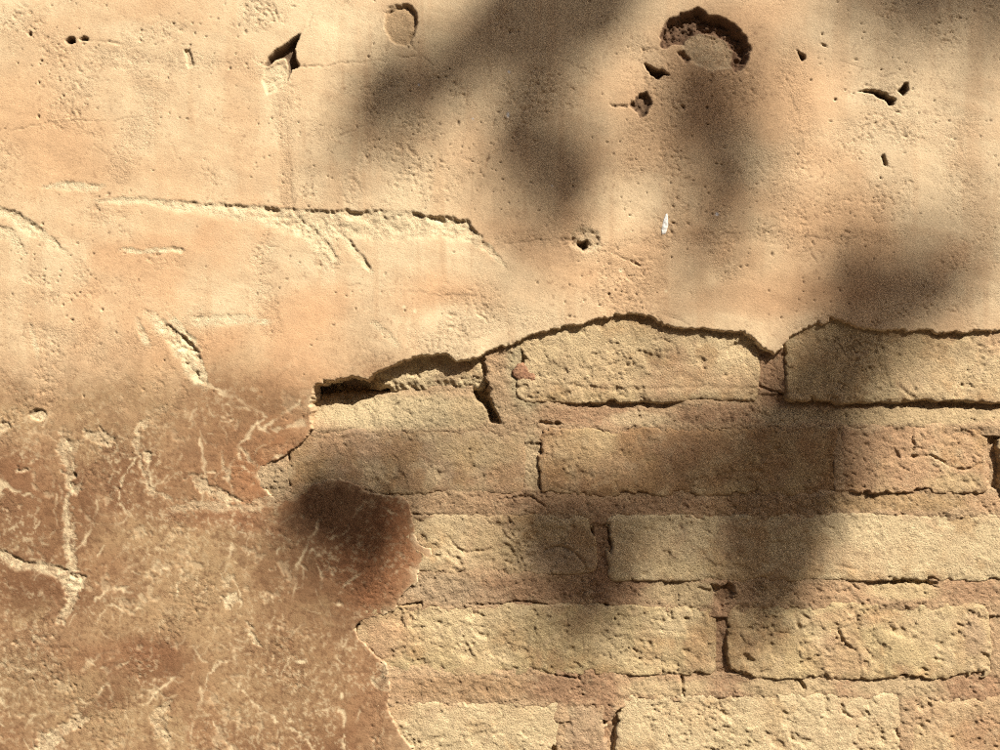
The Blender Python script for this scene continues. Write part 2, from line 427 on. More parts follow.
hole([(185,480),(200,472),(220,490),(240,498),(250,505),(228,504),(205,496)], 0.9, .8, 1.3, PALE, .55)
hole([(262,448),(290,440),(300,432),(292,446),(276,456),(262,462)], 0.4, .5, .5, PEACH, .4)
hole([(222,440),(226,470),(232,490),(228,492),(220,470)], 0.3, .8, .4, PALE, .45)
for P in ([(150,455),(148,470),(152,486)],[(240,450),(252,462),(262,475)],[(262,420),(240,445),(225,480)],[(0,662),(30,672),(52,668)],[(82,670),(100,656),(118,652)],
          [(142,705),(155,692),(172,678)],[(70,474),(68,500),(66,540),(70,566)],[(98,500),(94,520),(84,545)],[(95,600),(112,586),(130,588)],[(190,744),(196,712),(200,690)],
          [(320,520),(300,560),(290,600)],[(300,400),(280,420),(262,430)],[(200,440),(206,480),(200,505)],[(345,585),(366,572)],[(232,545),(226,572)],[(200,380),(240,400),(266,418)]):
    crack(P, 2.4, 0.35, PALE, .75, 5.0)
rq_ = random.Random(77)
for k in range(260):
    cu, cv = rq_.uniform(-20, 400), rq_.uniform(400, 770)
    if rq_.random() < .35: cu, cv = rq_.gauss(rq_.choice([140, 220, 60, 290, 150]), 22), rq_.gauss(rq_.choice([440, 490, 560, 720, 650]), 20)
    if cv < 380: continue
    an = rq_.choice([rq_.gauss(1.7, .35), rq_.gauss(.2, .3), rq_.gauss(2.3, .3)]); P = []
    ln = rq_.choice([5, 8, 12, 20])
    for q in range(4):
        P.append((cu, cv)); cu += ln / 3 * math.cos(an) + rq_.gauss(0, 1.2); cv += ln / 3 * math.sin(an) + rq_.gauss(0, 1.2)
    crack(P, rq_.uniform(.8, 1.7), rq_.uniform(.1, .5), PALE * rq_.uniform(.8, 1), rq_.uniform(.25, .75), 3.0)
# a low ledge running to the lower brick edge
scarp([(170,507,8,.5),(205,503,8,.9),(240,507,9,1.3),(270,498,10,1.2),(290,494,6,.8)], rg=1.0, sp=.4)

# broken holes
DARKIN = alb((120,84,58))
s = win([(655,5),(755,75)], 4)
R1 = [(661,48),(659,34),(664,24),(672,17),(684,12),(700,8),(710,14),(726,19),(738,25),(746,36),(751,50),(748,63),(740,71),(734,74),(731,66),(731,52),(724,42),(712,36),(700,35),(690,38),(682,44),(672,45),(664,50)]
hole([(680,40),(700,33),(722,38),(733,52),(733,70),(712,72),(690,64),(680,50)], 1.6, .5, .8, PALE*.9, .5, soft=True)
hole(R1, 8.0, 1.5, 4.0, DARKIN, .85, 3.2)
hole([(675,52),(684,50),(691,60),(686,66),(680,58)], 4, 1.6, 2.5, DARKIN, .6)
crack([(690,68),(706,71),(724,71)], 1.2, 2.0, HOLE_BROWN, .6)
hole([(264,66),(267,58),(276,50),(284,45),(291,39),(302,32),(297,43),(295,50),(297,60),(300,66),(292,70),(289,78),(286,84),(288,68),(285,58),(276,60),(268,66)], 10, 4.0, 1.0, HOLE_BROWN, .85, 1.2)
hole([(264,68),(285,60),(289,72),(285,84),(275,93),(266,96),(262,82)], 1.2, .6, .9, PALE, .9)
crack([(302,32),(308,24),(313,14)], 1.2, 1.2, PALE*.8, .5)
hole([(384,28),(386,12),(398,7),(412,5),(417,18),(415,34),(410,42),(404,47),(392,43)], 2.0, 1.5, .6, OCHRE*1.1, .65)
scarp([(386,10,5,1.5),(396,7,6,1.8),(408,6,7,2.8),(415,14,7,3.4),(415,28,6,3.2),(411,42,4,1.5)], cpale=OCHRE, sp=.6)
hole([(643,63),(648,64),(655,68),(664,70),(671,76),(664,76),(659,80),(652,76),(647,71)], 8, 3, .8, HOLE_BROWN, .85, 1.5)
hole([(628,105),(636,97),(640,92),(646,93),(651,99),(652,108),(645,118),(640,118),(634,111)], 4, 1.4, 3.6, HOLE_BROWN*1.2, .75, 3)
hole([(610,105),(628,104),(628,109),(612,108)], 1.2, 1, 1.4, HOLE_BROWN, .3, 2)
hole([(857,91),(866,89),(878,90),(886,92),(889,96),(897,99),(894,105),(890,106),(886,101),(880,98),(872,94)], 9, 4, .8, HOLE_BROWN, .9, 1.4)
hole([(897,90),(902,86),(905,83),(909,82),(909,90),(904,97),(900,93)], 7, 3.5, .8, HOLE_BROWN, .85, 1.2)
hole([(881,156),(885,153),(887,160),(888,167),(884,165),(883,160)], 4, 2.5, .5, HOLE_BROWN, .7, .8)
hole([(66,41),(70,37),(76,37),(76,43),(72,45),(67,44)], 7, 3, .6, HOLE_BROWN, .85, 1)
hole([(80,39),(85,36),(90,39),(88,42),(82,42)], 6, 3, .6, HOLE_BROWN, .8, 1)
hole(ell(31,35,2.2,2), 4, 3, 0, HOLE_BROWN, .8, .4)
crack([(90,41),(104,43),(118,44),(130,46)], 1.4, 1.2, None)
hole([(796,48),(800,52),(805,54),(806,58),(802,62),(799,57)], 6, 3, .6, HOLE_BROWN, .85, 1)
hole([(818,42),(825,44),(828,48),(822,46)], 2, 2, .4, HOLE_BROWN, .5, .8)
hole(ell(585,240,17,14), 1.6, .35, 1.6, PALE, .45, 3, True)
hole([(576,243),(582,241),(588,239),(588,247),(584,251),(578,247)], 6, 3, 1.5, HOLE_BROWN, .8, 1)
hole([(184,50),(190,49),(194,58),(195,66),(188,70),(186,62)], 1.8, 1.2, 1.8, PALE*.85, .5, 2)
hole(ell(38,415,9,7), 1.4, .8, .6, PALE, .8)
hole(ell(34,412,7,2.5,rot=-.3), 1.4, 1, .4, HOLE_BROWN, .5)
hole(ell(3,426,7,6), 1.4, .8, .6, PALE, .6)
hole(ell(147,456,5,6), 1.2, 1, .3, PALE, .6)
hole(ell(22,470,5,4), 1.0, .8, .4, PALE, .6)
hole(ell(74,475,3,3), 2.0, 1.5, .4, HOLE_BROWN, .5)
hole(ell(487,157,1.6,4.5,rot=-.1), .5, 1, 0, UMBER, .7, .5)
hole(ell(493,193,2,3), .6, 1, 0, UMBER, .7, .5)
crack([(486,138),(487,150),(486,168)], 2.2, .3, SAND2*.75, .7, .8)
# hairline cracks
for P, w, dpt in (([(-20,130),(10,131),(50,124),(62,121),(100,122),(135,118)],1.1,.9),([(299,66),(320,68),(340,64),(372,61),(392,58),(420,56)],1.1,1.3),
          ([(410,44),(420,54),(436,66),(450,74)],1.0,1.2),([(290,170),(292,200),(295,212)],1.6,.7),([(286,120),(290,150),(290,180)],1.4,.5),
          ([(502,243),(530,241),(560,240),(574,240)],1.5,1.5),([(598,248),(616,254),(634,262),(642,265),(665,268)],1.2,1.3),
          ([(632,260),(637,263),(641,265)],2,3),([(664,225),(690,226)],1.0,.8),([(600,24),(620,24)],1,.8),([(618,50),(630,54),(638,48),(660,48)],1.1,1.1),
          ([(655,312),(675,318),(690,326)],1,.7),([(640,308),(662,310),(680,318)],1,.7),([(340,135),(356,128),(372,124),(380,130)],1.3,.8),
          ([(360,142),(364,152),(366,160)],1.2,.8),([(660,232),(700,235),(760,232),(820,238),(880,236)],1.4,.7),([(800,255),(812,250),(816,262)],1.3,.8),
          ([(840,60),(865,70),(885,76),(905,70)],1.4,.7),([(700,160),(704,190),(700,220)],1.2,.4),([(880,240),(884,270)],1.2,.5),([(612,165),(618,190)],1.0,.5),
          ([(250,240),(270,246),(300,252),(330,256)],1.2,.5),([(408,290),(440,296),(470,294)],2.2,.4),([(300,275),(330,285),(360,283)],1.6,.4),
          ([(365,105),(378,125),(390,128)],1.0,.6),([(95,145),(110,158),(118,172)],1.2,.6),([(120,160),(140,168)],1.1,.5),([(78,210),(90,216)],1.4,.6),
          ([(500,85),(520,95),(560,90)],1.0,.5),([(560,60),(590,70),(620,64)],1.0,.4),([(730,110),(736,140)],1.4,.5),([(790,92),(800,120),(806,150)],1.2,.4)):
    crack(P, w * .85, dpt, SAND2 * .42, .6, 3.6)

# worn grainy bands and a scatter of pin holes
def grainy(P, wd, a):
    s = win(P, wd * 2)
    d, pos, side = line_dist(U[s], V[s], P)
    m = ss(wd, wd * .2, d + wd * .5 * vn(U[s], V[s], 22, 171))
    H[s] -= (a * m * (0.2 + np.abs(grainbig[s]) * 1.6)).astype(F)
    COARSE[s] = np.maximum(COARSE[s], m * .8)
for P, wd, a in (([(270,215),(262,270),(270,330)],18,.7),([(720,210),(716,250),(728,272)],22,.7),([(560,230),(600,250),(640,280)],26,.5),([(790,60),(800,140),(780,200)],26,.45),
                 ([(40,330),(120,350),(200,320)],22,.5),([(640,130),(640,170)],20,.5),([(100,60),(190,58),(260,68)],16,.45),([(500,240),(590,245),(700,240),(900,238)],10,.6),
                 ([(280,100),(290,200)],12,.5),([(960,120),(980,240)],30,.4),([(840,130),(960,130)],24,.4),([(420,340),(500,320),(560,318)],16,.5),([(860,300),(900,280),(1000,300)],20,.4),
                 ([(600,300),(640,305)],14,.8),([(660,60),(650,120)],16,.6),([(130,60),(150,110),(120,170)],24,.35),([(700,90),(760,160)],24,.45)):
    grainy(P, wd, a)
rs = random.Random(5)
for k in range(750):
    if rs.random() < .8:
        cx_, cy_, cs_ = rs.choice([(60,60,30),(170,110,50),(285,140,30),(480,170,25),(640,150,40),(740,210,50),(860,60,30),(940,160,45),(620,290,30),(330,300,50),(120,300,60),(820,270,40),(60,250,30),(430,110,40),(230,40,30)]); pu = rs.gauss(cx_, cs_); pv = rs.gauss(cy_, cs_)
    else:
        pu = rs.uniform(-40, 1040); pv = rs.uniform(-40, 790)
    if pv > 400 and rs.random() < .7: continue
    rr = .42 + rs.expovariate(3.6) * (1.6 if rs.random() < .05 else 1)
    i = rng_idx(UL, pu - rr - 1.5, pu + rr + 1.5); j = rng_idx(VL, pv - rr - 1.5, pv + rr + 1.5)
    s = (slice(*j), slice(*i))
    asp = rs.uniform(.6, 1.4)
    d = np.sqrt(((U[s] - pu) * asp) ** 2 + ((V[s] - pv) / asp) ** 2)
    m = ss(rr + .5, rr * .3, d)
    H[s] -= rs.uniform(.5, 1.8) * m
    mixc(HOLE_BROWN, (m * rs.uniform(.25, .85)).astype(F), s)
WHITE = alb((235,232,225))
for pu, pv, a, b in ((509,72,1.2,1.2),(419,85,1.2,1),(508,115,1.2,2.6),(473,119,.9,.9),(717,214,1.6,1.6),(621,270,2.2,2),(404,307,2,2),(415,311,1.8,2),(666,291,1.5,1.5),(552,186,.9,.9),(338,606,2.2,1.2),(300,663,5,1.8),(341,697,1.6,3)):
    s = win([(pu, pv)], 6)
    d = np.sqrt(((U[s] - pu) / a) ** 2 + ((V[s] - pv) / b) ** 2)
    mixc(WHITE if pv < 250 else PALE * 1.05, (ss(1.5, .6, d) * .85).astype(F), s)

# the broken rim: pale core, with the sunlit break edge painted in as paler colour, dropping back behind the brick face
rimn = ss(-.15, .35, fbm(U, V, 34, 183, 4, .6))
mixc(PALE, ((.25 + .65 * rimn) * ss(1.6, 0.2, SD) * (SD < 2.2)).astype(F))
mixc(PALE * .95, (0.6 * ss(7, 0.5, SD + 5 * vn(U, V, 13, 181)) * ss(440, 500, V) * rimn).astype(F) * 0.6)
rim = ss(1.8, 0, SD) * 0.6
H -= rim * (0.5 + 0.5 * grainbig)
H = np.where(SD < 0, np.maximum(H + SD * 8.0, -17.0), H)
edge = np.zeros(U.shape, bool); edge[0, :] = edge[-1, :] = True; edge[:, 0] = edge[:, -1] = True
H[edge] = -30
keep = SD > -2.4
NU, NV = len(UL), len(VL)
plaster = mesh_grid("plaster", (0, NU), (0, NV), H, COL, keep, MAT_PLASTER, wall, (0, 0, 0), 0.30 + 0.7 * COARSE)
print("plaster", len(plaster.data.polygons))

# ------------------------------------------------------------------ bricks
Y1 = (246,216,162); Y2 = (240,204,150); GR = (212,178,136); OL = (230,200,144); PK = (226,182,134); RD = (204,160,118); BR = (206,162,112); YL = (250,220,166)
# u0, v0, u1, v1, height of the face, roughness, corner radius, colour, patch colour
BR_LIST = [
 (338,300,486,391,-4.0,1.2,10,YL,Y1),
 (519,300,762,402,0.2,0.9,10,Y2,Y1),(787,300,1062,403,1.2,0.8,9,Y2,OL),(1076,300,1340,403,.4,.9,9,Y2,PK),
 (283,429,527,496,0.6,0.7,8,GR,BR),(537,427,841,496,0.4,0.7,9,BR,OL),(843,425,993,494,0.5,0.9,9,PK,PK),(1003,426,1290,495,.3,.9,8,Y2,PK),(1302,426,1500,495,.3,.9,8,Y2,BR),
 (300,514,598,576,0.6,1.0,12,Y2,YL),(607,514,1032,583,0.7,0.6,8,Y1,YL),(1044,514,1330,583,.3,.8,8,BR,Y2),(1342,512,1500,583,.3,.8,8,BR,Y2),
 (356,606,720,678,0.5,1.1,9,OL,Y2),(731,604,996,681,1.4,1.1,13,OL,Y2),(1008,604,1290,681,.5,1.0,10,Y2,RD),(1302,604,1500,681,.5,1.0,10,Y2,RD),
 (330,703,560,772,0.6,.9,9,Y1,Y2),(563,706,607,772,-.3,.8,6,RD,GR),(615,695,905,774,.8,1.0,8,YL,Y1),(912,697,1190,774,.6,1.1,9,Y2,PK),(1202,697,1480,774,.6,1.1,9,Y2,BR),
 (380,790,640,862,.5,.9,9,Y2,PK),(652,790,940,862,.5,.9,9,BR,Y2),(952,790,1240,862,.5,.9,9,Y1,PK),(1252,790,1480,862,.5,.9,9,OL,Y2),
 (420,878,760,950,.5,.9,9,Y2,OL),(772,878,1060,950,.5,.9,9,PK,Y2),(1072,878,1350,950,.5,.9,9,Y1,PK),
 (500,964,780,1030,.5,.9,9,Y2,OL),(792,964,1080,1030,.5,.9,9,PK,Y2),(1092,964,1300,1030,.5,.9,9,Y1,PK)]

# local brick marks: polyline, width, depth
BCRACKS = [([(916,430),(917,445),(914,457),(934,456),(944,462),(956,468),(970,470),(982,467),(985,459),(978,455)],1.6,3.0),([(843,430),(844,446),(852,452),(866,462)],1.4,1.4),
 ([(448,538),(454,546),(464,552),(480,553),(492,551)],1.8,2.2),([(545,552),(558,547),(572,552),(584,562),(588,570),(584,576)],2.4,2.2),([(500,556),(520,560),(540,556)],2.0,1.0),
 ([(655,341),(668,341),(676,346),(678,354)],1.8,1.8),([(560,386),(620,389),(700,387),(758,389)],2.6,1.2),([(580,354),(584,366)],2.2,1.0),
 ([(840,633),(844,642),(851,648),(858,651)],2.2,3.4),([(868,650),(873,655),(875,660)],2.2,3.0),([(962,626),(966,629)],2,2.2),([(938,660),(945,662)],2,2),
 ([(844,707),(846,716),(854,720)],2,3.0),([(920,727),(926,730)],1.8,2),([(862,714),(870,724)],1.8,1.2),([(700,632),(708,648),(712,660)],2,.9),([(640,634),(660,630),(686,634),(694,646)],1.6,1.0),
 ([(668,608),(668,616),(672,619),(674,614)],1.6,2.2),([(600,632),(612,644),(622,656)],2.4,1.2),([(470,640),(480,655)],2.2,.8),([(880,340),(900,346),(920,356),(930,362)],2.4,.9),
 ([(900,386),(910,396),(918,400)],2,1.6),([(640,440),(650,470)],2.6,.7),([(740,470),(770,474)],2,.7),([(950,520),(970,516),(990,518)],2,.7),([(400,640),(412,655),(420,664)],1.8,1.4),
 ([(760,560),(800,572),(850,574)],2.6,.7),([(838,566),(860,570)],1.8,1.6),([(466,500),(498,500)],1,.5),([(668,356),(700,364),(740,352)],3,.7),
 ([(430,463),(470,470),(510,460)],3,.5),([(300,436),(340,440),(380,436)],2.5,.7),([(660,718),(672,732)],2,.8),([(700,704),(716,716)],2.4,.9),([(780,712),(800,724)],2.4,.9),
 ([(622,540),(650,548)],2,.5),([(1010,540),(1014,560)],2,.8),([(640,700),(632,708)],1.4,1.6),([(628,692),(633,696)],2,3)]
BPATCH = [ # colour patches on the bricks: u, v, ru, rv, colour, strength
 (560,352,60,30,YL,.4),(700,380,60,16,PK,.5),(650,340,60,14,Y1,.4),(600,392,60,8,OL,.5),(525,400,16,40,YL,.6),(880,350,80,30,Y2,.5),(820,380,40,20,OL,.5),(950,375,60,16,YL,.4),(1000,340,30,16,PK,.6),
 (330,440,30,14,PK,.7),(360,446,50,10,RD,.4),(480,450,50,24,OL,.5),(280,475,14,14,YL,.7),(500,480,40,14,PK,.4),(580,450,50,20,Y2,.5),(620,470,40,14,PK,.5),(700,440,80,16,RD,.4),(740,470,40,14,BR,.5),
 (880,440,40,26,RD,.4),(890,475,40,14,RD,.4),(940,440,36,14,PK,.5),(960,482,30,12,OL,.6),(860,480,20,14,RD,.5),
 (440,525,50,16,YL,.4),(560,560,40,16,GR,.8),(585,535,16,20,BR,.7),(420,590,20,14,(220,205,175),.7),(480,570,60,10,PK,.4),
 (640,550,40,20,Y2,.6),(680,570,50,12,OL,.5),(900,550,100,22,YL,.55),(840,560,60,16,PK,.35),
 (470,625,60,20,YL,.45),(390,640,30,26,PK,.8),(380,655,20,14,RD,.4),(560,640,60,20,OL,.6),(610,640,20,30,Y1,.5),(670,620,40,16,YL,.6),(700,650,20,24,BR,.6),(640,660,40,14,Y1,.3),
 (770,640,40,20,BR,.35),(800,660,40,16,OL,.5),(845,650,26,26,RD,.5),(940,630,40,24,Y1,.4),(980,640,14,30,GR,.8),(850,620,50,10,PK,.5),
 (440,730,60,20,Y1,.6),(400,715,20,14,PK,.5),(585,735,30,30,GR,.5),(650,730,50,24,YL,.8),(700,715,40,14,Y2,.6),(830,735,50,24,YL,.8),(770,720,40,20,Y1,.4),(860,720,14,10,PK,.4),(950,720,60,20,PK,.5),(990,735,30,24,RD,.6),(900,740,40,16,Y2,.5)]

def rr_sdf(u, v, u0, v0, u1, v1, r):
    cu, cv = (u0 + u1) / 2, (v0 + v1) / 2
    qx = np.abs(u - cu) - (u1 - u0) / 2 + r; qy = np.abs(v - cv) - (v1 - v0) / 2 + r
    return -(np.sqrt(np.maximum(qx, 0) ** 2 + np.maximum(qy, 0) ** 2) + np.minimum(np.maximum(qx, qy), 0) - r)

bw1 = 6.0 * fbm(U, V, 44, 201, 5, .65); bw2 = 4.6 * fbm(U, V, 36, 203, 5, .65)
GRN1 = fbm(U * .70 + V * .55, (V - U * .8) * 1.0 + 999, 8, 211, 4, .72)
GRN2 = fbm(U, V, 3.6, 213, 2, .8)
BPIT = 0.8 * ss(.2, .55, fbm(U, V, 3.2, 221, 2, .8)) + 1.6 * ss(.2, .5, fbm(U * .8 + V * .55, V - U * .7, 8, 223, 4, .8))
GRN3 = fbm(U * .75 + V * .5, V - U * .7, 4.6, 225, 3, .85)
LUMP = fbm(U, V, 26, 215, 3, .6)
CHIP = ss(.28, .5, fbm(U, V, 15, 217, 3, .6))
MORT_ANY = np.full(U.shape, -99, F)
brick0 = None
for k, (u0, v0, u1, v1, h0, rg, rad, c1, c2) in enumerate(BR_LIST):
    i = rng_idx(UL, u0 - 8, u1 + 8); j = rng_idx(VL, v0 - 8, v1 + 8)
    s = (slice(*j), slice(*i)); u = U[s]; v = V[s]
    d = rr_sdf(u + bw1[s], v + bw2[s], u0, v0, u1, v1, rad).astype(F)
    d = (d - 6.0 * ss(.12, .5, fbm(u, v, 22, 301 + k, 4, .7)) * ss(16, 0, d)).astype(F)
    MORT_ANY[s] = np.maximum(MORT_ANY[s], d)
    inframe = SD[s] < 8
    if not (inframe & (d > 0)).any():
        continue
    rq = np.random.RandomState(100 + k)
    tx, ty = rq.uniform(-.8, .8), rq.uniform(-.8, .8)
    h = h0 + tx * (u - (u0 + u1) / 2) / 130 + ty * (v - (v0 + v1) / 2) / 40
    FL = fbm(u, v, 46, 401, 5, .62); FL2 = fbm(u, v, 20, 403, 4, .65)
    h = h - rg * (1.0 * ss(.06, .13, FL) + .45 * ss(.22, .28, FL2))
    h = h + 1.3 * rg * LUMP[s] + rg * (0.40 + 0.55 * ss(-.2, .4, vn(u, v, 38, 218))) * GRN1[s] + 0.18 * rg * GRN2[s] - 1.3 * rg * CHIP[s] + .5 * rg * GRN3[s] * (.3 + .9 * ss(-.3, .4, vn(u, v, 28, 214))) - rg * BPIT[s] * (.08 + .7 * ss(-.1, .5, vn(u, v, 34, 216)))
    smoothp = ss(.0, .5, vn(u, v, 45, 219))
    h = h + 0.35 * smoothp * rg * (-GRN1[s])
    for P, w, dp in BCRACKS:
        us = [p[0] for p in P]; vs = [p[1] for p in P]
        if max(us) < u0 or min(us) > u1 or max(vs) < v0 or min(vs) > v1: continue
        dd, _, _ = line_dist(u + 3.5 * GRN1[s] + GRN2[s], v + 4.0 * LUMP[s] + 2 * GRN2[s], P)
        h = h - dp * ss(w * 1.3, 0, dd) * (.55 + .9 * GRN1[s])
    if k == 0:     # the broken brick at the edge of the hole: its foot is gone
        h = h - 4.5 * ss(378, 394, v + 12 * LUMP[s] + 8 * GRN1[s]) - 20 * ss(384, 350, u + 10 * LUMP[s]) * ss(372, 380, v)
    r = 3.5 + 7.0 * ss(-.4, .5, vn(u, v, 33, 237))
    t = np.clip(1 - d / r, 0, 1)
    h = h - 2.6 * (1 - np.sqrt(np.maximum(0, 1 - t * t)))
    h = np.where(d < 0, np.maximum(h + d * 5.0, -24), h)
    a1, a2 = alb(c1), alb(c2)
    c = np.zeros(u.shape + (3,), F) + a1
    def mx(cc, m):
        global c
        c = c + (cc - c) * m[..., None]
    mx(a2, .7 * ss(-.1, .45, fbm(u, v, 60, 221 + k, 3)))
    mx(alb(PK), .35 * ss(.15, .5, fbm(u, v, 34, 223, 4, .6)))
    mx(alb(OL), .40 * ss(.1, .5, fbm(u, v, 48, 227, 4, .6)))
    mx(alb(YL), .55 * ss(.05, .45, fbm(u, v, 40, 228, 4, .65)))
    mx(alb((206,160,106)), .52 * ss(.08, .45, fbm(u, v, 30, 230, 4, .65)))
    mx(alb((206,160,120)), .35 * ss(.15, .5, fbm(u, v, 24, 232, 4, .65)))
    for bu, bv, ru, rv, pc, st in BPATCH:
        if bu + ru * 1.4 < u0 or bu - ru * 1.4 > u1 or bv + rv * 1.4 < v0 or bv - rv * 1.4 > v1: continue
        dd = np.sqrt(((u + bw1[s] * 3 - bu) / ru) ** 2 + ((v + bw2[s] * 2.5 - bv) / rv) ** 2)
        mx(alb(pc), (st * ss(1.3, .4, dd + .3 * GRN1[s])).astype(F))
    mx(alb((150,116,82)), .22 * np.clip(BPIT[s], 0, 1))
    mx(alb((130,100,70)), .14 * ss(.15, .5, fbm(u, v, 7, 229, 4, .7)))
    mx(alb((234,202,154)), .35 * ss(.2, .5, fbm(u, v, 10, 231, 4, .7)))
    mx(alb((110,78,52)), .35 * ss(2.0, 0, d) * ss(-.2, .3, vn(u, v, 20, 235)))
    kp = (d > -3.2) & (SD[s] < 9)
    org = world_co(np.float64((u0 + u1) / 2), np.float64((v0 + v1) / 2), np.float64(0))
    mesh_grid("brick", i, j, h, c, kp, MAT_BRICK, wall, tuple(org))
print("bricks")

# ------------------------------------------------------------------ mortar: bed joints (u, top, bottom, depth at the top, depth at the bottom)
BEDS = [
 [(250,388,430,24,0),(312,388,430,24,-.5),(370,390,430,18,-.5),(400,392,430,9,-.6),(440,392,429,7,-.6),(478,392,428,7,-.5),(484,396,428,3,-.5),(505,400,430,.2,0),(560,401,428,1.0,.2),(600,401,427,7.5,1),(665,401,426,7,1),(690,402,426,1.2,.3),(735,402,427,.8,.3),(770,402,428,4,1),(786,402,428,7,.5),(900,403,426,6,0),(1000,404,426,6.5,0),(1500,404,426,5,0)],
 [(250,495,516,1.5,.3),(400,496,516,.9,.1),(530,496,516,1.2,.1),(600,497,516,1.2,.3),(700,497,515,2.0,.4),(735,497,515,2.0,.4),(850,495,515,1.5,.2),(1000,495,515,1.8,.2),(1500,495,515,4,1)],
 [(330,575,608,1,.5),(430,573,608,-.2,0),(520,576,608,.2,.3),(600,577,612,.6,.4),(640,581,612,1.0,0),(652,582,606,3.2,-1),(715,583,606,3.4,-.6),(728,585,608,5,1),(745,582,608,1.4,.2),(870,582,606,1.0,0),(884,580,604,4.5,-.8),(930,580,602,4,-.8),(950,582,606,2,.5),(1500,582,606,4,.5)],
 [(330,676,706,.5,0),(560,676,708,.2,0),(610,678,708,.6,.2),(622,678,698,1.4,-.8),(715,679,696,2.4,-.7),(735,681,698,3.0,-.4),(900,681,698,2.4,-.6),(960,680,698,3,.5),(1500,680,698,4,.5)],
 [(330,772,792,4,0),(1500,772,792,4,0)],[(330,862,880,4,0),(1500,862,880,4,0)],[(330,950,966,4,0),(1500,950,966,4,0)]]
# upright joints: u0, v0, u1, v1, depth
UPR = [(486,340,519,402,1.0),(760,340,789,402,2.6),(525,425,539,498,1.6),(836,425,850,496,-.5),(991,424,1005,496,6),(596,512,609,600,1.8),(718,584,733,682,4.5),(994,604,1010,682,2.0),(558,704,565,775,1.0),(604,706,616,776,6.0),(900,697,918,776,-.5),(240,436,286,508,-.4)]
MC = [(400,412,90,18,(236,208,156),1.0),(530,372,22,40,(226,204,154),.8),(470,412,20,16,(228,196,144),.9),(560,415,30,10,PK,.6),(600,416,50,10,RD,.8),(725,415,50,10,RD,.8),(640,420,30,8,YL,.6),(775,370,16,40,RD,.9),(790,415,30,10,YL,.7),(910,416,110,9,(226,194,142),.95),
 (500,505,90,9,PK,.5),(540,500,50,14,RD,.6),(640,506,80,9,RD,.6),(760,506,60,9,BR,.6),(900,504,90,9,(200,164,112),.7),(990,504,20,9,PK,.8),
 (520,592,60,14,RD,.8),(440,590,40,14,(216,184,140),.8),(470,598,40,10,GR,.5),(620,580,30,30,RD,.9),(690,595,40,12,(228,196,144),1.0),(740,595,20,12,RD,.4),(785,594,24,10,Y2,.7),(835,596,40,12,PK,.8),(905,592,34,10,(230,198,144),1.0),(975,592,30,12,RD,.7),
 (410,690,30,14,PK,.7),(470,690,70,12,(206,164,116),.7),(575,690,45,16,RD,1.0),(670,690,50,9,(228,196,144),.9),(735,690,24,12,RD,.7),(790,690,50,9,(230,198,146),.9),(850,690,14,9,RD,.6),(905,690,50,9,(228,196,146),.9),(985,690,40,14,RD,1.0),(603,700,14,50,RD,.9),
 (725,630,12,50,RD,.9),(602,560,12,50,RD,.8),(272,482,16,18,(226,192,144),1.0),(532,460,10,30,YL,.6)]
i = rng_idx(UL, 240, 1460); j = rng_idx(VL, 296, 1050)
s = (slice(*j), slice(*i)); u = U[s]; v = V[s]
M = np.full(u.shape, -4.5, F)
vv = v + 1.2 * vn(u, v, 24, 241) + 3.0 * fbm(u, v, 16, 245, 4, .7); uu = u + 1.2 * vn(u, v, 24, 243) + 3.0 * fbm(u, v, 16, 247, 4, .7)
for (a, b, c_, d_, dep) in UPR:
    m = (uu > a - 1) & (uu < c_ + 1) & (vv > b) & (vv < d_)
    M = np.where(m, -dep, M)
for bed in BEDS:
    bu = [p[0] for p in bed]
    vt = np.interp(uu, bu, [p[1] for p in bed]); vb = np.interp(uu, bu, [p[2] for p in bed])
    dt = np.interp(uu, bu, [p[3] for p in bed]); db = np.interp(uu, bu, [p[4] for p in bed])
    dt = dt * (1 if dt.max() > 15 else np.clip(.7 + .8 * vn(uu, vv * .3, 46, 271), .15, 1.4))
    t = (vv - vt) / (vb - vt)
    m = (t > -0.3) & (t < 1.5)
    prof = -(dt + (db - dt) * np.clip(t, 0, 1) ** 0.8)
    # a joint left open upright keeps its depth across the bed's lower half
    M = np.where(m, np.where(M < prof, np.maximum(prof, M * 0 + prof), prof), M)
# cavity under the plaster on the left, solid pier of mortar on its right
cav = poly_sdf(u + 2 * GRN2[s] * 2, v + 3 * LUMP[s], [(308,372),(345,366),(384,372),(400,384),(396,392),(352,394),(318,398),(308,400)])
M = np.where(cav > 0, np.minimum(M, -np.clip(8 + cav * 4, 8, 26)), M)
pit = poly_sdf(u + 2 * GRN2[s], v + 2 * LUMP[s], [(482,376),(488,384),(491,402),(499,416),(500,424),(490,424),(484,408),(474,400),(470,392),(476,380)])
M = np.where(pit > 0, np.minimum(M, -np.clip(4 + pit * 4, 4, 18)), M)
pit = poly_sdf(u + 3 * GRN2[s], v + 3 * GRN2[s], [(712,586),(734,584),(738,594),(730,606),(722,612),(716,604)])
M = np.where(pit > 0, M - np.clip(pit * 1.5, 0, 5), M)
pit = poly_sdf(u + 3 * GRN2[s], v + 3 * GRN2[s], [(888,582),(900,580),(930,582),(944,584),(940,590),(920,588),(896,588)])
M = np.where(pit > 0, M - np.clip(pit * 1.5, 0, 4), M)
g1 = fbm(u, v, 7.0, 251, 4, .72); g2 = fbm(u, v, 18, 253, 3, .6)
flushy = ss(-8, 0, M)
M = M - .6 * BPIT[s] + 1.5 * g1 + 1.0 * g2 + 1.3 * fbm(u, v, 45, 255, 3, .6) - 0.22 * np.clip(MORT_ANY[s], 0, 30)
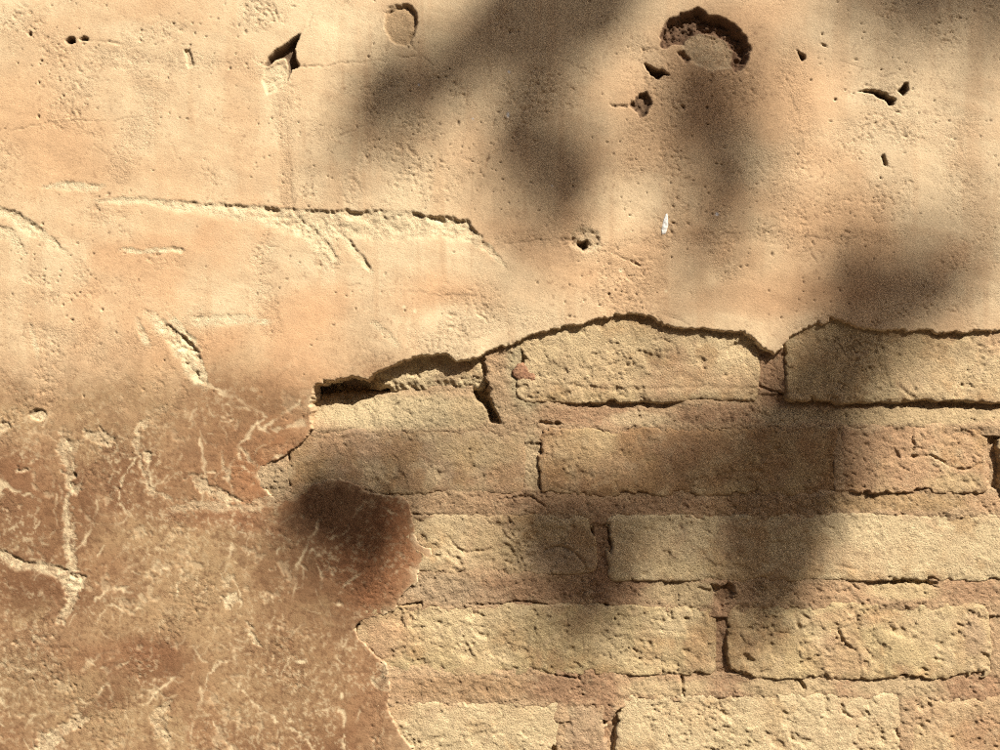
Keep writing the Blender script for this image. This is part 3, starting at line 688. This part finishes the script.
MCR = [([(355,628),(362,627),(375,624),(386,620),(396,613),(405,607),(420,605)],2.0,4.5),([(385,617),(398,630),(404,642)],1.6,1.6),([(505,606),(515,603),(528,604),(548,607)],1.8,2.5),
       ([(596,606),(606,606),(614,610),(622,616)],1.8,4),([(500,500),(530,497),(545,507)],1.6,2),([(470,606),(500,606),(512,608)],1.6,1.8),([(403,514),(420,515),(438,516)],1.4,2),([(540,423),(560,424)],1.8,3),
       ([(683,678),(684,690),(684,700)],1.6,3.5),([(798,676),(803,684),(806,690)],2.4,4),([(762,386),(775,392),(788,394)],1.8,2.5),([(700,590),(716,592)],2,2),([(540,672),(560,678),(580,680)],1.6,2.5)]
for P, w, dp in MCR:
    dd, _, _ = line_dist(u + 1.5 * GRN2[s], v + 2.0 * GRN2[s], P)
    M = M - dp * ss(w * 1.2, 0, dd)
MI = MORT_ANY[s]
c = np.zeros(u.shape + (3,), F) + alb((226,188,140))
mx(alb(PK), .6 * ss(-.1, .4, fbm(u, v, 60, 261, 4)))
RD = (212,166,124); BR = (222,182,136)
for bu, bv, ru, rv, pc, st in MC:
    dd = np.sqrt(((u - bu + 4 * g2) / ru) ** 2 + ((v - bv + 4 * g2) / rv) ** 2)
    mx(alb(pc), (st * ss(1.35, .7, dd + .2 * g1)).astype(F))
mx(alb((130,98,68)), .25 * ss(.1, .5, -g1))
mx(alb((234,202,154)), .35 * ss(.15, .5, fbm(u, v, 5, 263, 3, .7)))
M = np.where(SD[s] > 6, np.minimum(M, -9), M)
kp = (MI < 12) & (SD[s] < 10)
mortar = mesh_grid("mortar", i, j, M, c, kp, MAT_MORTAR, wall, (0, 0, 0))
print("mortar", len(mortar.data.polygons))

# ------------------------------------------------------------------ small loose bits held in the wall
def pebble(name, u, v, h, a, b, t, mat, rot=0, seed=1, n=10, m=7):
    rq = random.Random(seed); ph = [rq.uniform(0, 6.28) for _ in range(6)]
    vs = []; fs = []
    for q in range(m + 1):
        th = math.pi * q / m
        for p in range(n):
            al = 2 * math.pi * p / n
            k = 1 + .12 * math.sin(3 * al + ph[0] + th) + .1 * math.sin(2 * al + ph[1]) + .06 * math.sin(5 * al + ph[2] * th)
            x = a * k * math.sin(th) * math.cos(al); z = b * k * math.sin(th) * math.sin(al); y = -t * math.cos(th)
            vs.append(((x * math.cos(rot) - z * math.sin(rot)) / 1000, y / 1000, (x * math.sin(rot) + z * math.cos(rot)) / 1000))
    for q in range(m):
        for p in range(n):
            fs.append((q * n + p, q * n + (p + 1) % n, (q + 1) * n + (p + 1) % n, (q + 1) * n + p))
    me = bpy.data.meshes.new(name); me.from_pydata(vs, [], fs); me.validate()
    for f in me.polygons: f.use_smooth = True
    me.materials.append(mat)
    o = bpy.data.objects.new(name, me); o.location = tuple(world_co(np.float64(u), np.float64(v), np.float64(h)))
    return link(o, wall)
MAT_RED = flat_mat("red_brick_shard", tuple(alb((158,112,80))), .9, tuple(alb((188,140,100))), 300, .002)
MAT_CHALK = flat_mat("white_chalk", (.80, .78, .74), .9, (.88, .87, .84), 300, .001)
pb = pebble("pebble", 524, 373, -1.0, 12, 9, 1.9, MAT_RED, -.2, 3, 14, 9); pb["label"] = "reddish brick shard set in the pale joint"
k_ = rng_idx(UL, 665, 665)[0]; l_ = rng_idx(VL, 225, 225)[0]
pf = pebble("paint_fleck", 665, 225, float(H[l_, k_]) - .1, 3.0, 10.5, .7, MAT_CHALK, -.12, 8, 14, 9); pf["label"] = "small white fleck stuck on the plaster"

def box(name, lo, hi, mat, parent=None, bev=0):
    x0, y0, z0 = lo; x1, y1, z1 = hi
    me = bpy.data.meshes.new(name)
    me.from_pydata([(x0,y0,z0),(x1,y0,z0),(x1,y1,z0),(x0,y1,z0),(x0,y0,z1),(x1,y0,z1),(x1,y1,z1),(x0,y1,z1)], [],
                   [(0,3,2,1),(4,5,6,7),(0,1,5,4),(1,2,6,5),(2,3,7,6),(3,0,4,7)])
    me.materials.append(mat)
    o = bpy.data.objects.new(name, me); link(o, parent)
    if bev:
        md = o.modifiers.new("bevel", 'BEVEL'); md.width = bev; md.segments = 3
    return o
MAT_CORE = flat_mat("plaster_side", (.42, .30, .19), .95, (.50, .37, .25), 12, .004)
X0, X1 = (UL[0] - 500) / 1000, (UL[-1] - 500) / 1000
ZT = WALL_MID_Z + (375 - VL[0]) / 1000
core = box("wall_core", (X0, .027, 0.0), (X1, .42, ZT), MAT_CORE, wall)
for q in range(9):
    w = (X1 - X0 + .1) / 9; xa = X0 - .05 + q * w
    box("coping_stone", (xa + .004, -.05, ZT + .002), (xa + w - .004, .48, ZT + .09), MAT_CORE, wall, .012)

# ------------------------------------------------------------------ ground
MAT_GROUND = flat_mat("dry_earth", (.10, .075, .05), .95, (.15, .115, .08), 6, .01)
me = bpy.data.meshes.new("ground"); G = 300
me.from_pydata([(-G,-G,0),(G,-G,0),(G,G,0),(-G,G,0)], [], [(0,1,2,3)]); me.materials.append(MAT_GROUND)
gr = link(bpy.data.objects.new("ground", me)); gr["kind"] = "structure"

# ------------------------------------------------------------------ unseen building added across the lane to block low sky and deepen the shade
sky_blocker_house = link(bpy.data.objects.new("sky_blocker_house", None)); sky_blocker_house.location = (1.0, -8.0, 0)
sky_blocker_house["label"] = "plastered building added out of view to keep low sky light off the old wall"; sky_blocker_house["category"] = "sky_blocker_house"
MAT_HOUSE = flat_mat("weathered_render", (.24, .17, .11), .95, (.32, .23, .15), 3, .004)
MAT_WOOD = flat_mat("dark_wood", (.07, .045, .03), .7, (.10, .07, .045), 8)
MAT_TILE = flat_mat("clay_tile", (.22, .10, .06), .9, (.30, .15, .09), 5)
box("wall", (-14, -6, 0), (14, 0, 9.0), MAT_HOUSE, sky_blocker_house)
box("roof", (-14.4, -6.4, 9.002), (14.4, .35, 9.2), MAT_TILE, sky_blocker_house, .02)
for fl in range(2):
    for q in range(7):
        x = -12 + q * 4.0
        if fl == 0 and q % 3 == 1:
            box("door", (x - .55, -.05, .02), (x + .55, .03, 2.25), MAT_WOOD, sky_blocker_house, .01)
        else:
            box("shutter", (x - .5, -.05, 1.1 + fl * 3.2), (x - .01, .035, 2.6 + fl * 3.2), MAT_WOOD, sky_blocker_house, .01)
            box("shutter", (x + .01, -.05, 1.1 + fl * 3.2), (x + .5, .035, 2.6 + fl * 3.2), MAT_WOOD, sky_blocker_house, .01)
            box("sill", (x - .62, -.05, 1.02 + fl * 3.2), (x + .62, .1, 1.098 + fl * 3.2), MAT_TILE, sky_blocker_house, .01)

# ------------------------------------------------------------------ the tree across the path whose leaves shade the wall
tree = link(bpy.data.objects.new("plane_tree", None))
TX, TY = 6.2, -3.6
tree.location = (TX, TY, 0)
tree["label"] = "broad leafed tree standing in front of the wall and shading it"
tree["category"] = "tree"
MAT_LEAF = flat_mat("leaf_green", (.05, .08, .02), .6, (.09, .13, .035), 9)
MAT_BARK = flat_mat("bark", (.12, .09, .06), .95, (.20, .16, .11), 14, .01)

def tube(pts, rads, n=8, base=0):
    vs = []; fs = []
    for i_, (p, r_) in enumerate(zip(pts, rads)):
        p = Vector(p)
        d = (Vector(pts[min(i_ + 1, len(pts) - 1)]) - Vector(pts[max(i_ - 1, 0)])).normalized()
        a = d.orthogonal().normalized(); b = d.cross(a)
        for q in range(n):
            t = 2 * math.pi * q / n
            vs.append(tuple(p + (a * math.cos(t) + b * math.sin(t)) * r_))
    for i_ in range(len(pts) - 1):
        for q in range(n):
            fs.append((base + i_ * n + q, base + i_ * n + (q + 1) % n, base + (i_ + 1) * n + (q + 1) % n, base + (i_ + 1) * n + q))
    return vs, fs

def leaf(u, v, dist, a, b, ang, seed):
    """a leaf hanging on the sun side of wall point (u, v): length 2a, width 2b (mm), dist metres up the sun's ray"""
    rq = random.Random(seed)
    P = Vector(tuple(world_co(np.float64(u), np.float64(v), np.float64(0)))) + Vector(tuple(SUN)) * dist
    ca, sa = math.cos(ang), math.sin(ang)
    prof = [(-1,0),(-.78,.5),(-.45,.86),(-.1,1.0),(.3,.9),(.62,.6),(.85,.3),(1.0,0)]
    tilt = rq.uniform(-.25, .25)
    vs = []
    for x, y in prof: vs.append((x * a, y * b * (1 + .08 * rq.uniform(-1, 1))))
    for x, y in prof[1:-1][::-1]: vs.append((x * a, -y * b * (1 + .08 * rq.uniform(-1, 1))))
    out = []
    for x, y in vs:
        X = (x * ca - y * sa) / 1000; Z = -(x * sa + y * ca) / 1000
        Yv = abs(y) / 1000 * .35 + x / 1000 * tilt
        # keep the outline seen from the sun: slide along the ray for the depth
        k = Yv / SUN[1]
        out.append((P.x + X + SUN[0] * k, P.y + Yv, P.z + Z + SUN[2] * k))
    return out, P

# (u, v, half length, half width, angle in degrees on the wall, distance)
LEAVES = [
 # upper diagonal branch
 (560,6,96,72,-38,5.2),(502,52,68,56,-40,5.4),(600,-34,84,50,-35,5.4),(408,88,66,52,-28,5.8),(455,68,50,34,-28,6.4),(360,134,46,38,-55,7.0),(560,-66,60,44,-30,5.6),
 # small one below it
 (540,172,80,66,86,5.2),(542,215,44,40,80,7.0),
 # upright band under the round hole
 (700,92,62,54,88,6.0),(706,150,64,60,88,5.8),(712,222,50,42,85,7.2),(705,285,30,24,85,8.2),(690,14,34,22,70,8.0),
 # top right corner
 (892,4,64,54,80,5.8),(982,26,60,48,75,6.4),(900,-40,64,48,10,6.2),(985,-50,58,40,60,6.4),(820,5,26,20,60,8.4),
 # right middle
 (885,288,84,60,15,5.6),(950,292,52,38,10,6.6),(850,348,58,48,85,6.2),(822,275,34,26,60,8.0),(868,400,36,28,85,7.6),(965,240,32,26,60,8.2),
 # dark round one
 (343,520,70,66,80,4.2),(354,566,40,36,80,5.4),(392,472,44,24,-20,6.4),(455,456,44,18,0,7.6),(520,470,26,12,0,8.4),(305,505,30,28,60,6.6),
 # bottom centre pair
 (570,552,76,66,80,4.8),(574,612,54,46,80,6.2),(535,550,38,28,60,7.4),(640,600,26,20,40,8.2),
 (652,535,34,28,60,7.4),(700,458,70,36,-8,6.6),(640,470,26,18,0,8.0),(755,440,34,28,0,7.0),
 # strong upright band on the right
 (814,408,58,54,85,5.4),(790,482,76,70,85,4.6),(768,554,70,62,82,4.8),(755,615,50,42,78,6.2),(830,362,38,32,80,6.6),(726,530,50,32,75,7.0),
 (860,450,32,22,40,7.8)]
vs = []; fs = []; anchors = []
for k, (lu, lv, la, lb, lang, ld) in enumerate(LEAVES):
    ld *= 1.13; la *= 1.06; lb *= 1.07
    o_, P = leaf(lu, lv, ld, la, lb, R(lang), k)
    fs.append(tuple(range(len(vs), len(vs) + len(o_)))); vs += o_; anchors.append(P)
rl = random.Random(21)
# the rest of the crown: loose sprays whose shade falls around the picture, then the dense crown higher up
n_sp = 0
while n_sp < 1500:
    cu = rl.uniform(-3300, 4200); cv = rl.uniform(-2600, 1500); dist = rl.uniform(5.6, 9.5)
    if -330 < cu < 1330 and -330 < cv < 1080:
        continue
    n_sp += 1
    for q in range(rl.choice([1, 2, 3, 4])):
        lu = cu + rl.uniform(-90, 90); lv = cv + rl.uniform(-90, 90)
        a = rl.uniform(35, 75)
        o_, P = leaf(lu, lv, dist + rl.uniform(-.15, .15), a, a * rl.uniform(.45, .7), rl.uniform(0, math.pi), n_sp * 7 + q)
        if P.z < 2.2: continue
        fs.append(tuple(range(len(vs), len(vs) + len(o_)))); vs += o_
    if n_sp % 9 == 0: anchors.append(P)
me = bpy.data.meshes.new("crown")
me.from_pydata([(x - TX, y - TY, z) for x, y, z in vs], [], fs); me.materials.append(MAT_LEAF)
crown = link(bpy.data.objects.new("crown", me), tree)
trunk_pts = [(0,0,-.05),(.04,.02,.6),(-.03,.05,1.5),(.05,0,2.6),(0,.1,3.7),(-.1,.2,4.8),(-.1,.3,6.0),(0,.3,7.2)]
tv, tf = tube(trunk_pts, [.26,.19,.17,.155,.14,.11,.08,.05], 14)
me = bpy.data.meshes.new("trunk"); me.from_pydata(tv, [], tf); me.materials.append(MAT_BARK)
for f in me.polygons: f.use_smooth = True
link(bpy.data.objects.new("trunk", me), tree)
bv = []; bf = []
def to_uv(P):
    t = P.y / SUN[1]; Q = P - Vector(tuple(SUN)) * t
    return Q.x * 1000 + 500, 375 - (Q.z - WALL_MID_Z) * 1000
NL = len(LEAVES)
root_k = max(range(NL), key=lambda q: to_uv(anchors[q])[0] - 2 * to_uv(anchors[q])[1])
done = [root_k]; todo = [q for q in range(NL) if q != root_k]
while todo:
    q, p = min(((q, p) for q in todo for p in done), key=lambda t: (anchors[t[0]] - anchors[t[1]]).length)
    A, B = anchors[q], anchors[p]; mid = (A + B) / 2 + Vector((0, 0, .02))
    a_, b_ = tube([tuple(w_ - Vector((TX, TY, 0))) for w_ in (B, mid, A)], [.0028, .0022, .0015], 5, len(bv)); bv += a_; bf += b_
    done.append(q); todo.remove(q)
for k, A in enumerate(anchors):
    if A.z < 2.4 or (k < NL and k != root_k): continue
    z0 = min(6.9, max(2.8, A.z - .6))
    ti = min(6, max(0, int((z0 - 2.6) / 1.15) + 3)); B = Vector(trunk_pts[ti]) + Vector((TX, TY, 0))
    mid = (A + B) / 2 + Vector((0, 0, .35))
    pts = [B, (B + mid) / 2 + Vector((0, 0, .1)), mid, (mid + A) / 2 + Vector((0, 0, .06)), A]
    if k != root_k:
        hits = False
        for q in range(4):
            for w in (0, .25, .5, .75):
                uu_, vv_ = to_uv(pts[q] * (1 - w) + pts[q + 1] * w)
                if -90 < uu_ < 1090 and -90 < vv_ < 840: hits = True
        if hits: continue
    a_, b_ = tube([tuple(p - Vector((TX, TY, 0))) for p in pts], [.028,.018,.011,.006,.002], 5, len(bv)); bv += a_; bf += b_
me = bpy.data.meshes.new("branches"); me.from_pydata(bv, [], bf); me.materials.append(MAT_BARK)
link(bpy.data.objects.new("branches", me), tree)
tot = sum(len(o.data.polygons) for o in bpy.data.objects if o.type == 'MESH')
print("total quads", tot)
